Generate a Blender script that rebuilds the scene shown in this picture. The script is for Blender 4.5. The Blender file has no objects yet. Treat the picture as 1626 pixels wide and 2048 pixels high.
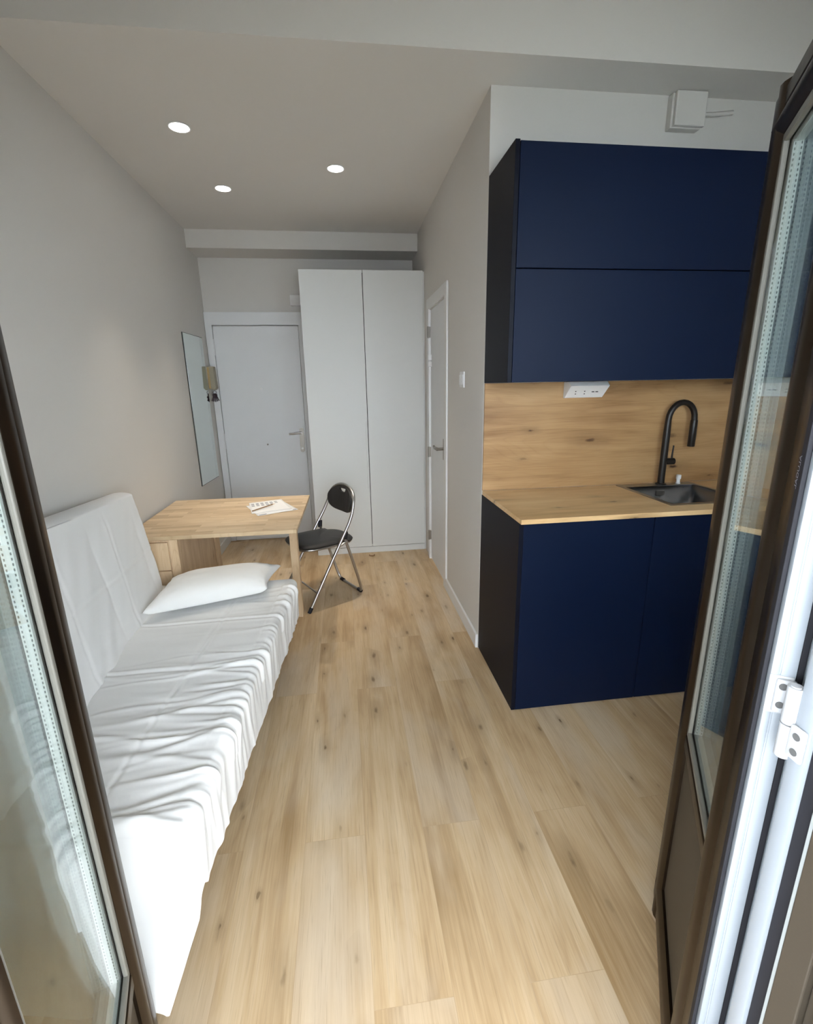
import bpy, bmesh, math, random
from mathutils import Vector, Matrix, noise as mnoise

# ------------------------------------------------------------------ camera
scene = bpy.context.scene
COL = scene.collection
FPX = 945.3
cam_d = bpy.data.cameras.new('camera'); cam = bpy.data.objects.new('camera', cam_d); COL.objects.link(cam)
cam_d.sensor_fit = 'VERTICAL'; cam_d.sensor_height = 24.0; cam_d.sensor_width = 24.0 * 1626 / 2048
cam_d.lens = 24.0 * FPX / 2048
cam_d.clip_start = 0.02; cam_d.clip_end = 100
_R = Vector((0.99111708, -0.13174168, -0.01819519)); _U = Vector((0.05165265, 0.25524531, 0.96549564)); _F = Vector((0.12255178, 0.95785905, -0.25978279))
cam.matrix_world = Matrix(((_R.x, _U.x, -_F.x, 0), (_R.y, _U.y, -_F.y, 0), (_R.z, _U.z, -_F.z, 1.4772), (0, 0, 0, 1)))
scene.camera = cam

# ------------------------------------------------------------------ light and exposure
SKY = 17.5
world = bpy.data.worlds.new('world'); scene.world = world; world.use_nodes = True
wn = world.node_tree
bg = wn.nodes['Background']; bg.inputs['Color'].default_value = (0.86, 0.945, 1.05, 1); bg.inputs['Strength'].default_value = SKY
scene.view_settings.view_transform = 'Standard'; scene.view_settings.look = 'None'
scene.view_settings.exposure = 0.14; scene.view_settings.gamma = 1.0
scene.view_settings.use_curve_mapping = False
SPOT_W = 1.8

# ------------------------------------------------------------------ material helpers
class NT:
    def __init__(s, name):
        s.m = bpy.data.materials.new(name); s.m.use_nodes = True
        s.t = s.m.node_tree; s.t.nodes.clear()
        s.out = s.n('ShaderNodeOutputMaterial')
        s.tc = s.n('ShaderNodeTexCoord')
    def n(s, typ, **kw):
        nd = s.t.nodes.new(typ)
        for k, v in kw.items(): setattr(nd, k, v)
        return nd
    def l(s, a, b): s.t.links.new(a, b)
    def put(s, sock, v):
        if hasattr(v, 'is_linked') or isinstance(v, bpy.types.NodeSocket): s.l(v, sock)
        else: sock.default_value = v
    def math(s, op, a, b=0.0, c=0.0, clamp=False):
        nd = s.n('ShaderNodeMath', operation=op, use_clamp=clamp)
        for i, v in enumerate((a, b, c)): s.put(nd.inputs[i], v)
        return nd.outputs[0]
    def vmath(s, op, a, b):
        nd = s.n('ShaderNodeVectorMath', operation=op)
        s.put(nd.inputs[0], a); s.put(nd.inputs[1], b)
        return nd.outputs[0]
    def mapping(s, vec, scale=(1, 1, 1), rot=(0, 0, 0), loc=(0, 0, 0)):
        nd = s.n('ShaderNodeMapping'); s.l(vec, nd.inputs['Vector'])
        nd.inputs['Scale'].default_value = scale; nd.inputs['Rotation'].default_value = rot; nd.inputs['Location'].default_value = loc
        return nd.outputs[0]
    def noise(s, vec, scale=5, detail=3, rough=0.5, dist=0.0):
        nd = s.n('ShaderNodeTexNoise'); s.l(vec, nd.inputs['Vector'])
        nd.inputs['Scale'].default_value = scale; nd.inputs['Detail'].default_value = detail
        nd.inputs['Roughness'].default_value = rough; nd.inputs['Distortion'].default_value = dist
        return nd.outputs['Fac']
    def ramp(s, fac, stops, interp='LINEAR'):
        nd = s.n('ShaderNodeValToRGB'); s.l(fac, nd.inputs[0]); cr = nd.color_ramp; cr.interpolation = interp
        while len(cr.elements) < len(stops): cr.elements.new(0.5)
        for e, (p, c) in zip(cr.elements, stops):
            e.position = p; e.color = (c, c, c, 1) if isinstance(c, (int, float)) else (*c[:3], 1)
        return nd.outputs[0]
    def mix(s, fac, a, b, blend='MIX'):
        nd = s.n('ShaderNodeMix', data_type='RGBA', blend_type=blend)
        s.put(nd.inputs[0], fac)
        for i, v in ((6, a), (7, b)):
            s.put(nd.inputs[i], v if not isinstance(v, tuple) else (*v[:3], 1))
        return nd.outputs[2]
    def bsdf(s, color, rough=0.5, metal=0.0, bump=None, bump_str=0.2, bump_dist=0.002, spec=0.5, coat=0.0):
        p = s.n('ShaderNodeBsdfPrincipled')
        s.put(p.inputs['Base Color'], color if not isinstance(color, tuple) else (*color[:3], 1))
        s.put(p.inputs['Roughness'], rough); p.inputs['Metallic'].default_value = metal
        p.inputs['Specular IOR Level'].default_value = spec
        if coat: p.inputs['Coat Weight'].default_value = coat; p.inputs['Coat Roughness'].default_value = 0.25
        if bump is not None:
            b = s.n('ShaderNodeBump'); b.inputs['Strength'].default_value = bump_str; b.inputs['Distance'].default_value = bump_dist
            s.l(bump, b.inputs['Height']); s.l(b.outputs[0], p.inputs['Normal'])
        s.l(p.outputs[0], s.out.inputs['Surface'])
        return s.m

def paint(name, col, rough=0.6, var=0.03, scale=3.0, bump=0.08, bscale=250, spec=0.3):
    t = NT(name); o = t.tc.outputs['Object']
    f = t.noise(o, scale, 3)
    a = tuple(c * (1 - var) for c in col); b = tuple(min(1, c * (1 + var)) for c in col)
    return t.bsdf(t.mix(f, a, b), rough, bump=t.noise(o, bscale, 2), bump_str=bump, bump_dist=0.001, spec=spec)

def metal(name, col, rough=0.3, brushed=None):
    t = NT(name); o = t.tc.outputs['Object']
    f = t.noise(t.mapping(o, brushed or (1, 1, 1)), 60, 3)
    return t.bsdf(t.mix(f, tuple(c * 0.85 for c in col), col), t.math('MULTIPLY_ADD', f, 0.15, rough - 0.07), 1.0)

def wood(name, dark, mid, light, grain='Y', plank=None, vscale=1.0, knot=0.5, knot_col=(0.12, 0.06, 0.03), rough=0.45, gap=0.0008, rowoff=0.0, tone=0.25, spec=0.35, cathedral=0.35, knot_scale=1.0, bloom=None):
    t = NT(name); o = t.tc.outputs['Object']
    sx = t.n('ShaderNodeSeparateXYZ'); t.l(o, sx.inputs[0])
    u = sx.outputs[grain]
    oth = [a for a in 'XYZ' if a != grain]
    v = t.math('ADD', sx.outputs[oth[0]], t.math('MULTIPLY', sx.outputs[oth[1]], 1.0)) if plank is None else sx.outputs[oth[0]]
    rnd = None; mort = None
    if plank:
        c = t.n('ShaderNodeCombineXYZ'); t.l(u, c.inputs[0]); t.put(c.inputs[1], t.math('ADD', v, rowoff))
        b = t.n('ShaderNodeTexBrick'); t.l(c.outputs[0], b.inputs['Vector'])
        b.offset = 0.37; b.offset_frequency = 2; b.squash = 1.0
        b.inputs['Color1'].default_value = (0, 0, 0, 1); b.inputs['Color2'].default_value = (1, 1, 1, 1); b.inputs['Mortar'].default_value = (0.5, 0.5, 0.5, 1)
        b.inputs['Scale'].default_value = 1.0; b.inputs['Mortar Size'].default_value = gap; b.inputs['Mortar Smooth'].default_value = 0.3
        b.inputs['Brick Width'].default_value = plank[0]; b.inputs['Row Height'].default_value = plank[1]; b.inputs['Bias'].default_value = 0
        rs = t.n('ShaderNodeSeparateColor'); t.l(b.outputs['Color'], rs.inputs[0]); rnd = rs.outputs[0]; mort = b.outputs['Fac']
        u2 = t.math('MULTIPLY_ADD', rnd, 17.3, u); w = t.math('MULTIPLY', rnd, 31.7)
    else:
        u2 = u; w = 0.0
    c2 = t.n('ShaderNodeCombineXYZ'); t.put(c2.inputs[0], u2); t.put(c2.inputs[1], v); t.put(c2.inputs[2], w)
    P = c2.outputs[0]
    k = vscale
    streak = t.noise(t.mapping(P, (0.9 * k, 9 * k, 1)), 1.0, 4, 0.55, 0.6)
    fine = t.noise(t.mapping(P, (4 * k, 150 * k, 1)), 1.0, 3, 0.6)
    patch = t.noise(t.mapping(P, (1.6 * k, 3.2 * k, 1)), 1.0, 3, 0.5, 0.4)
    # cathedral rings: contour lines of a stretched noise field
    fld = t.noise(t.mapping(P, (0.7 * k, 4.5 * k, 1)), 1.0, 1, 0.4, 0.3)
    ring = t.math('ABSOLUTE', t.math('SINE', t.math('MULTIPLY', fld, 70.0)))
    ring = t.math('POWER', t.math('SUBTRACT', 1.0, ring), 3.0)
    fac = t.math('MULTIPLY_ADD', streak, 0.62, t.math('MULTIPLY_ADD', fine, 0.24, t.math('MULTIPLY', patch, 0.42)))
    fac = t.math('SUBTRACT', fac, 0.08)
    if rnd is not None: fac = t.math('MULTIPLY_ADD', rnd, tone, t.math('SUBTRACT', fac, tone * 0.5))
    fac = t.math('MULTIPLY_ADD', ring, -0.10 * cathedral / 0.35, fac)
    col = t.ramp(fac, [(0.37, dark), (0.55, mid), (0.71, light)])
    if bloom:
        bl = t.noise(t.mapping(P, (1.3 * k, 4.0 * k, 1), loc=(5, 3, 0)), 1.0, 3, 0.55, 0.5)
        col = t.mix(t.ramp(bl, [(0.48, 0.0), (0.72, 0.55)]), col, bloom)
        br = t.noise(t.mapping(P, (1.0 * k, 5.0 * k, 1), loc=(1, 9, 0)), 1.0, 4, 0.6, 0.8)
        col = t.mix(t.ramp(br, [(0.54, 0.0), (0.74, 0.55)]), col, dark)
        pore = t.noise(t.mapping(P, (9 * k, 260 * k, 1)), 1.0, 2, 0.6)
        col = t.mix(t.ramp(pore, [(0.56, 0.0), (0.72, 0.35)]), col, tuple(c * 0.55 for c in mid))
    if knot > 0:
        kp = t.mapping(P, (2.6 * k * knot_scale, 7.0 * k * knot_scale, 1))
        kd = t.n('ShaderNodeTexVoronoi', voronoi_dimensions='2D'); t.l(t.vmath('ADD', kp, t.mapping(P, (0, 0, 0))), kd.inputs['Vector'])
        kd.inputs['Scale'].default_value = 1.0; kd.inputs['Randomness'].default_value = 1.0
        dj = t.math('MULTIPLY_ADD', t.noise(t.mapping(P, (30 * k, 60 * k, 1)), 1.0, 2), 0.10, t.math('SUBTRACT', kd.outputs['Distance'], 0.05))
        sel = t.n('ShaderNodeSeparateColor'); t.l(kd.outputs['Color'], sel.inputs[0])
        on = t.math('GREATER_THAN', sel.outputs[0], 1.0 - knot)
        dj = t.math('MULTIPLY_ADD', t.noise(t.mapping(P, (9 * k, 26 * k, 1)), 1.0, 3), 0.22, t.math('SUBTRACT', dj, 0.11))
        dj = t.math('DIVIDE', dj, t.math('MULTIPLY_ADD', sel.outputs[1], 1.2, 0.35))          # knots differ in size
        core = t.ramp(dj, [(0.015, 1.0), (0.07, 0.0)]); halo = t.ramp(dj, [(0.02, 0.5), (0.36, 0.0)], 'EASE')
        kf = t.math('MULTIPLY', t.math('MULTIPLY', t.math('MULTIPLY_ADD', core, 0.75, t.math('MULTIPLY', halo, 0.70)), on), t.math('MULTIPLY_ADD', sel.outputs[2], 0.7, 0.3), clamp=True)
        col = t.mix(kf, col, knot_col)
    if mort is not None: col = t.mix(t.math('MULTIPLY', mort, 0.28), col, tuple(c * 0.6 for c in dark))
    hgt = t.math('MULTIPLY_ADD', fine, 0.5, t.math('MULTIPLY', ring, -0.5))
    return t.bsdf(col, t.math('MULTIPLY_ADD', fine, 0.2, rough - 0.1), bump=hgt, bump_str=0.12, bump_dist=0.0006, spec=spec)

def fabric(name, col, rough=0.9, weave=900):
    t = NT(name); o = t.tc.outputs['Object']
    f = t.noise(o, 4, 4)
    bmp = t.math('MULTIPLY_ADD', t.noise(o, 60, 4), 1.0, t.math('MULTIPLY', t.noise(o, weave, 2), 0.4))
    m = t.bsdf(t.mix(f, tuple(c * 0.96 for c in col), col), rough, bump=bmp, bump_str=0.12, bump_dist=0.002, spec=0.15)
    for nd in t.t.nodes:
        if nd.type == 'BSDF_PRINCIPLED':
            nd.inputs['Sheen Weight'].default_value = 0.15
    return m

def glass(name, tint=(0.93, 0.96, 0.95), boost=1.0):
    t = NT(name)
    tr = t.n('ShaderNodeBsdfTransparent'); tr.inputs['Color'].default_value = (*tint, 1)
    gl = t.n('ShaderNodeBsdfGlossy'); gl.inputs['Roughness'].default_value = 0.02
    ge = t.n('ShaderNodeNewGeometry'); dt = t.n('ShaderNodeVectorMath', operation='DOT_PRODUCT')
    t.l(ge.outputs['Incoming'], dt.inputs[0]); t.l(ge.outputs['Normal'], dt.inputs[1])
    cs = t.math('SUBTRACT', 1.0, t.math('ABSOLUTE', dt.outputs['Value']), clamp=True)
    fr = t.math('MULTIPLY_ADD', t.math('POWER', cs, 5.0), 0.96 * boost, 0.04 * boost, clamp=True)     # Schlick reflectance of clear glass
    mx = t.n('ShaderNodeMixShader'); t.l(fr, mx.inputs[0]); t.l(tr.outputs[0], mx.inputs[1]); t.l(gl.outputs[0], mx.inputs[2])
    t.l(mx.outputs[0], t.out.inputs['Surface'])
    return t.m

def emit(name, col, strength):
    t = NT(name); e = t.n('ShaderNodeEmission'); e.inputs['Color'].default_value = (*col, 1); e.inputs['Strength'].default_value = strength
    t.l(e.outputs[0], t.out.inputs['Surface']); return t.m

def spacer_mat(name, tn, free):
    # aluminium glazing spacer with two rows of tiny perforations
    t = NT(name); o = t.tc.outputs['Object']
    sx = t.n('ShaderNodeSeparateXYZ'); t.l(o, sx.inputs[0])
    tt = t.math('ADD', t.math('MULTIPLY', sx.outputs['X'], tn[0]), t.math('MULTIPLY', sx.outputs['Y'], tn[1]))
    tt = t.math('SUBTRACT', tt, free)                      # depth inside the glazing gap
    row = t.math('LESS_THAN', t.math('ABSOLUTE', t.math('SUBTRACT', t.math('ABSOLUTE', t.math('SUBTRACT', tt, .024)), .0045)), .0010)
    dz = t.math('LESS_THAN', t.math('FRACT', t.math('MULTIPLY', sx.outputs['Z'], 125.0)), 0.5)
    dot = t.math('MULTIPLY', row, dz)
    return t.bsdf(t.mix(dot, (0.66, 0.68, 0.67), (0.12, 0.13, 0.13)), 0.4, 0.0)

M = {}
M['wall'] = paint('wall_paint', (0.66, 0.635, 0.60), 0.75, 0.02, 2.0)
M['ceiling'] = paint('ceiling_paint', (0.72, 0.695, 0.66), 0.8, 0.02, 2.0)
M['white_gloss'] = paint('white_lacquer', (0.74, 0.74, 0.73), 0.4, 0.01, 2, 0.02, 80, 0.5)
M['door_white'] = paint('white_door_paint', (0.74, 0.75, 0.76), 0.5, 0.035, 4, 0.1, 60, 0.4)
M['wardrobe_white'] = paint('white_foil', (0.68, 0.69, 0.675), 0.42, 0.01, 2, 0.02, 200, 0.4)
M['floor'] = wood('oak_floor', (0.35, 0.225, 0.110), (0.53, 0.38, 0.222), (0.64, 0.495, 0.325), 'Y', (1.28, 0.2), 1.0, 0.52, (0.17, 0.11, 0.055), 0.5, 0.0006, 0.0, 0.06, cathedral=.08, knot_scale=1.3, bloom=(0.60, 0.515, 0.415))
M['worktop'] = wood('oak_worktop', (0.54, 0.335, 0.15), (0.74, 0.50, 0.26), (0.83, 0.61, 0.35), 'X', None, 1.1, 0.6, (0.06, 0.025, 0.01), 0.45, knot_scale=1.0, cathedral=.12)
M['splash_shaded'] = wood('oak_backsplash_shaded', (0.25, 0.13, 0.052), (0.385, 0.225, 0.10), (0.47, 0.295, 0.145), 'X', None, 1.1, 0.6, (0.05, 0.02, 0.008), 0.5, knot_scale=.95, cathedral=.12)  # worktop oak with the upper cabinet's shade put into a darker colour
M['birch'] = wood('birch_staves', (0.47, 0.335, 0.195), (0.58, 0.43, 0.265), (0.66, 0.51, 0.335), 'X', (0.26, 0.045), 2.0, 0.06, (0.30, 0.16, 0.07), 0.4, 0.0004, 0.0, 0.32)
M['birch_z'] = wood('birch_upright', (0.54, 0.37, 0.22), (0.66, 0.48, 0.30), (0.74, 0.57, 0.38), 'Z', None, 2.0, 0.10, (0.28, 0.14, 0.06), 0.45)
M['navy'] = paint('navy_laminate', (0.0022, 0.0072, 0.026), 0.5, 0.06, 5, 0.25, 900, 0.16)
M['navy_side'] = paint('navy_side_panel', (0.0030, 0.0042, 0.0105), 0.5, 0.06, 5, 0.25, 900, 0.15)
M['dark'] = paint('dark_void', (0.01, 0.01, 0.012), 0.8)
M['rubber'] = paint('black_rubber', (0.012, 0.012, 0.016), 0.7, 0.05)
M['bronze'] = metal('bronze_anodised', (0.060, 0.045, 0.033), 0.34, (1, 1, 0.02))
M['bronze_panel'] = paint('bronze_panel', (0.050, 0.040, 0.029), 0.5, 0.05, 4)
M['white_alu'] = paint('white_aluminium', (0.25, 0.275, 0.305), 0.35, 0.01, 2, 0.02, 90, 0.5)
M['chrome'] = metal('chrome_tube', (0.50, 0.49, 0.48), 0.30, (.05, .05, .05))
M['steel'] = metal('brushed_steel', (0.36, 0.365, 0.38), 0.30, (1, 12, 12))
M['nickel'] = metal('satin_nickel', (0.30, 0.28, 0.25), 0.38)
M['seat_black'] = paint('black_vinyl', (0.022, 0.021, 0.021), 0.5, 0.08, 8, 0.3, 300, 0.4)
M['faucet'] = paint('matt_black', (0.012, 0.009, 0.008), 0.38, 0.05, 6, 0.02, 300, 0.4)
M['cover'] = fabric('white_cotton_cover', (0.79, 0.79, 0.78))
M['pillow'] = fabric('white_pillowcase', (0.84, 0.84, 0.82))
M['paper'] = paint('white_paper', (0.78, 0.78, 0.78), 0.7, 0.01)
M['ink'] = paint('grey_print', (0.16, 0.17, 0.19), 0.8)
M['pencil'] = paint('wood_pencil', (0.25, 0.15, 0.08), 0.5)
M['plastic'] = paint('white_plastic', (0.78, 0.78, 0.78), 0.35, 0.01)
M['beige_plastic'] = paint('aged_beige_plastic', (0.33, 0.30, 0.22), 0.45, 0.04)
M['gold_plastic'] = paint('honey_beige_strip', (0.50, 0.36, 0.17), 0.45, 0.04)
M['keys'] = metal('dark_keys', (0.08, 0.06, 0.07), 0.4)
M['glass'] = glass('clear_glass')
M['lamp'] = emit('lamp_disc', (1.0, 0.97, 0.92), 14.0)
M['tile'] = paint('balcony_tile', (0.42, 0.40, 0.37), 0.7, 0.08, 4)
M['plaster_added'] = paint('outside_plaster_added', (0.62, 0.58, 0.50), 0.85, 0.05, 3)
t = NT('mirror_silver'); M['mirror'] = t.bsdf(t.mix(t.noise(t.tc.outputs['Object'], 3), (0.70, 0.76, 0.73), (0.74, 0.79, 0.76)), 0.05, 1.0)
M['mirror_edge'] = paint('dark_mirror_edge', (0.03, 0.035, 0.03), 0.3)

# ------------------------------------------------------------------ geometry helpers
class MB:
    """collects shapes in one bmesh; fn maps local coordinates to the world"""
    def __init__(s, fn=None): s.b = bmesh.new(); s.fn = fn
    def _v(s, p):
        p = Vector(p); return s.b.verts.new(s.fn(p) if s.fn else p)
    def box(s, x0, x1, y0, y1, z0, z1, bev=0.0, seg=2):
        vs = [s._v((x, y, z)) for z in (z0, z1) for y in (y0, y1) for x in (x0, x1)]
        fs = [(0, 2, 3, 1), (4, 5, 7, 6), (0, 1, 5, 4), (2, 6, 7, 3), (0, 4, 6, 2), (1, 3, 7, 5)]
        faces = [s.b.faces.new([vs[i] for i in f]) for f in fs]
        if bev > 0:
            es = {e for f in faces for e in f.edges}
            bmesh.ops.bevel(s.b, geom=list(es), offset=bev, segments=seg, profile=0.5, affect='EDGES')
        return s
    def prism(s, poly, axis, a, b, bev=0.0):
        """polygon in the two other axes (cyclic order), extruded along axis from a to b"""
        ix = 'xyz'.index(axis); o = [i for i in range(3) if i != ix]
        def mk(p, q):
            c = [0, 0, 0]; c[ix] = q; c[o[0]] = p[0]; c[o[1]] = p[1]; return s._v(c)
        A = [mk(p, a) for p in poly]; B = [mk(p, b) for p in poly]
        fs = [s.b.faces.new(A), s.b.faces.new(B[::-1])]
        n = len(poly)
        for i in range(n): fs.append(s.b.faces.new([A[i], B[i], B[(i + 1) % n], A[(i + 1) % n]]))
        if bev > 0:
            es = {e for f in fs for e in f.edges}
            bmesh.ops.bevel(s.b, geom=list(es), offset=bev, segments=2, profile=0.5, affect='EDGES')
        return s
    def tube(s, pts, r, seg=12, closed=False, caps=True):
        pts = [Vector(p) for p in pts]; n = len(pts); rr = r if isinstance(r, (list, tuple)) else [r] * n
        rings = []; prev = None
        for i, p in enumerate(pts):
            if closed: d = pts[(i + 1) % n] - pts[i - 1]
            elif i == 0: d = pts[1] - p
            elif i == n - 1: d = p - pts[i - 1]
            else: d = (pts[i + 1] - p).normalized() + (p - pts[i - 1]).normalized()
            d.normalize()
            if prev is None:
                a = Vector((0, 0, 1)) if abs(d.z) < 0.9 else Vector((1, 0, 0)); x = d.cross(a).normalized()
            else: x = (prev - d * prev.dot(d)).normalized()
            prev = x; y = d.cross(x)
            rings.append([s._v(p + (x * math.cos(2 * math.pi * k / seg) + y * math.sin(2 * math.pi * k / seg)) * rr[i]) for k in range(seg)])
        m = n if closed else n - 1
        for i in range(m):
            A, B = rings[i], rings[(i + 1) % n]
            for k in range(seg): s.b.faces.new([A[k], A[(k + 1) % seg], B[(k + 1) % seg], B[k]])
        if not closed and caps:
            s.b.faces.new(rings[0][::-1]); s.b.faces.new(rings[-1])
        return s
    def lathe(s, prof, c, seg=24, axis='z'):
        """prof: list of (radius, height) from c"""
        rings = []
        for r, h in prof:
            ring = []
            for k in range(seg):
                a = 2 * math.pi * k / seg; u, v = r * math.cos(a), r * math.sin(a)
                p = {'z': (u, v, h), 'y': (u, h, v), 'x': (h, u, v)}[axis]
                ring.append(s._v(Vector(c) + Vector(p)))
            rings.append(ring)
        for A, B in zip(rings, rings[1:]):
            for k in range(seg): s.b.faces.new([A[k], A[(k + 1) % seg], B[(k + 1) % seg], B[k]])
        s.b.faces.new(rings[0][::-1]); s.b.faces.new(rings[-1])
        return s
    def grid(s, fn, nu, nv):
        vs = [[s._v(fn(i / (nu - 1), j / (nv - 1))) for j in range(nv)] for i in range(nu)]
        for i in range(nu - 1):
            for j in range(nv - 1): s.b.faces.new([vs[i][j], vs[i + 1][j], vs[i + 1][j + 1], vs[i][j + 1]])
        return s

ROOT = {}     # object name -> world matrix of its thing
def link(name, mb, mat, parent=None, smooth=False, recalc=True):
    if recalc: bmesh.ops.recalc_face_normals(mb.b, faces=mb.b.faces[:])
    me = bpy.data.meshes.new(name); mb.b.to_mesh(me); mb.b.free()
    o = bpy.data.objects.new(name, me); COL.objects.link(o)
    me.materials.append(M[mat] if isinstance(mat, str) else mat)
    if smooth:
        for p in me.polygons: p.use_smooth = True
        if smooth != 'all':
            try: me.set_sharp_from_angle(angle=math.radians(40))
            except Exception: pass
    if parent is not None:
        mw = ROOT[parent.name]; me.transform(mw.inverted()); o.parent = parent; ROOT[o.name] = mw
    else:
        ROOT[o.name] = Matrix.Identity(4)
    return o
def thing(name, label, cat, loc, rot=0.0, group=None, kind=None):
    o = bpy.data.objects.new(name, None); COL.objects.link(o); o.empty_display_size = 0.05
    o.location = loc; o.rotation_euler = (0, 0, rot)
    ROOT[o.name] = Matrix.Translation(Vector(loc)) @ Matrix.Rotation(rot, 4, 'Z')
    return tag(o, label, cat, group, kind)
def tag(o, label=None, cat=None, group=None, kind=None):
    if label: o['label'] = label
    if cat: o['category'] = cat
    if group: o['group'] = group
    if kind: o['kind'] = kind
    return o
def origin(o):
    """move a single-mesh thing's origin to the middle of its base"""
    me = o.data; xs = [v.co for v in me.vertices]
    c = Vector(((min(v.x for v in xs) + max(v.x for v in xs)) / 2, (min(v.y for v in xs) + max(v.y for v in xs)) / 2, min(v.z for v in xs)))
    me.transform(Matrix.Translation(-c)); o.location = c; ROOT[o.name] = Matrix.Translation(c); return o

# ------------------------------------------------------------------ room dimensions
XL, XR, YB, YK = -1.184, 0.703, 4.735, 2.363      # left wall, right wall, back wall, kitchen alcove back wall
ZC, ZH = 2.714, 3.0                               # ceiling, higher ceiling by the window
YBM = 2.19                                        # near face of the cross beam
XA = 2.12                                         # right wall of the alcove
YF0, YF1 = 0.20, 0.44                             # window wall, outer and inner face
OX0, OX1, OZ = -0.46, 0.60, 2.04                  # opening of the french window
def struct(name, mb, mat, label, cat):
    return tag(link(name, mb, mat), label, cat, None, 'structure')
struct('floor', MB().box(XL - .1, XA + .1, YF0, YB + .1, -0.06, 0), 'floor', 'light oak plank floor running the length of the room', 'floor')
b = MB().box(XL - .1, XR + .2, YBM, YB + .1, ZC, ZC + .1).box(XR + .2, XA + .1, YBM, YK + .1, ZC, ZC + .1)
b.box(XL - .1, XA + .1, YF0 - .02, YBM, ZH, ZH + .1)
struct('ceiling', b, 'ceiling', 'plain white ceiling with three recessed lights', 'ceiling')
struct('trim_1', MB().box(XL - .1, XA + .1, YBM - .03, YBM, ZC, ZH + .02), 'ceiling', 'near face of the ceiling beam above the kitchen front', 'beam')
struct('trim_2', MB().box(XL, XR, 4.43, YB + .02, 2.578, ZC), 'wall', 'boxed beam across the back wall above the wardrobe', 'beam')
struct('wall_left', MB().box(XL - .1, XL, YF0, YB + .1, 0, ZH), 'wall', 'long plain left wall behind the sofa', 'wall')
struct('wall_back', MB().box(XL - .1, XR + .2, YB, YB + .1, 0, ZC), 'wall', 'back wall around the front door', 'wall')
DY0, DY1, DZ = 3.255, 3.855, 2.03                 # inner door opening
b = MB().box(XR, XR + .12, YK + .1, DY0, 0, ZC).box(XR, XR + .12, DY1, YB + .1, 0, ZC).box(XR, XR + .12, DY0, DY1, DZ, ZC)
struct('wall_right', b, 'wall', 'right hand wall with the inner door and light switch', 'wall')
struct('wall_alcove', MB().box(XR, XA + .1, YK, YK + .1, 0, ZC), 'wall', 'wall behind the kitchen cabinets', 'wall')
struct('wall_alcove_right', MB().box(XA, XA + .1, YF0, YK, 0, ZH), 'wall', 'side wall at the right end of the kitchen', 'wall')
KX0, KX1, KZ0, KZ1 = .86, 1.60, 1.20, 2.35          # unseen side window, added to bring daylight to the kitchen
b = MB().box(XL - .1, OX0, YF0, YF1, 0, ZH).box(OX1, KX0, YF0, YF1, 0, ZH).box(KX1, XA + .1, YF0, YF1, 0, ZH).box(OX0, OX1, YF0, YF1, OZ, ZH)
b.box(KX0, KX1, YF0, YF1, 0, KZ0).box(KX0, KX1, YF0, YF1, KZ1, ZH)
struct('wall_front', b, 'wall', 'window wall around the open french window', 'wall')
struct('floor_balcony', MB().box(-3, 4, -2.0, YF0, -0.12, -0.02), 'tile', 'tiled balcony floor outside the french window', 'floor')
struct('ceiling_balcony_added', MB().box(-3, 4, -1.9, YF0, 2.47, 2.65), 'plaster_added', 'added unseen slab over the balcony that blocks high sky', 'ceiling')  # unseen slab, added to hold back high sky near the opening
struct('wall_balcony_added', MB().box(-3, 4, -2.0, -1.88, -0.12, 1.10), 'plaster_added', 'added unseen balcony parapet that evens the daylight', 'wall')  # parapet out of view, added to even out daylight through the room

d = thing('window_added', 'added unseen side window that lights the kitchen', 'window', (1.21, .32, KZ0), kind='structure')
b = MB()
for q in ((KX0, KX0 + .06, KZ0, KZ1), (KX1 - .06, KX1, KZ0, KZ1), (KX0 + .06, KX1 - .06, KZ0, KZ0 + .06), (KX0 + .06, KX1 - .06, KZ1 - .06, KZ1), (1.19, 1.24, KZ0 + .06, KZ1 - .06)): b.box(q[0], q[1], .30, .36, q[2], q[3], .003)
link('window_frame', b, 'white_alu', d)
link('glass_pane', MB().box(KX0 + .05, KX1 - .05, .328, .332, KZ0 + .05, KZ1 - .05), 'glass', d)
# baseboards
b = MB().box(XR - .014, XR, YK + .005, 3.19, 0, .085, .003)
struct('baseboard_right', b, 'white_gloss', 'white baseboard along the right wall beside the kitchen', 'baseboard')
struct('baseboard_left', MB().box(XL, XL + .014, 1.0, YB - .01, 0, .085, .003), 'white_gloss', 'white baseboard along the left wall', 'baseboard')

# ------------------------------------------------------------------ front door (back wall)
d = thing('door_1', 'white front door on the back wall, half hidden by the wardrobe', 'door', (-.74, YB, 0), kind='structure')
b = MB().box(-1.178, -1.122, YB - .05, YB, 0, 2.022).box(-.362, -.30, YB - .05, YB, 0, 2.022).box(-1.178, -.30, YB - .05, YB, 2.022, 2.13)
link('door_frame', b, 'door_white', d)
lf = link('door_leaf', MB().box(-1.118, -.366, YB - .036, YB - .002, .006, 2.014, .003), 'door_white', d)
b = MB().lathe([(0.012, 0), (0.012, .006), (.007, .009)], (-.743, YB - .045, 1.464), 16, 'y'); link('peephole', b, 'plastic', lf)
b = MB().lathe([(0.008, 0), (0.008, .008)], (-.731, YB - .043, .948), 12, 'y'); link('screw_cap', b, 'nickel', lf)
b = MB().prism([(-.425, .875)] + [(-.405 + .02 * math.cos(a), .883 - .02 * math.sin(a)) for a in [math.pi * i / 8 for i in range(8, -1, -1)]] + [(-.405 + .02 * math.cos(a), 1.076 + .02 * math.sin(a)) for a in [math.pi * i / 8 for i in range(9)]], 'y', YB - .046, YB - .036)
hp = link('handle_plate', b, 'nickel', lf)
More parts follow.
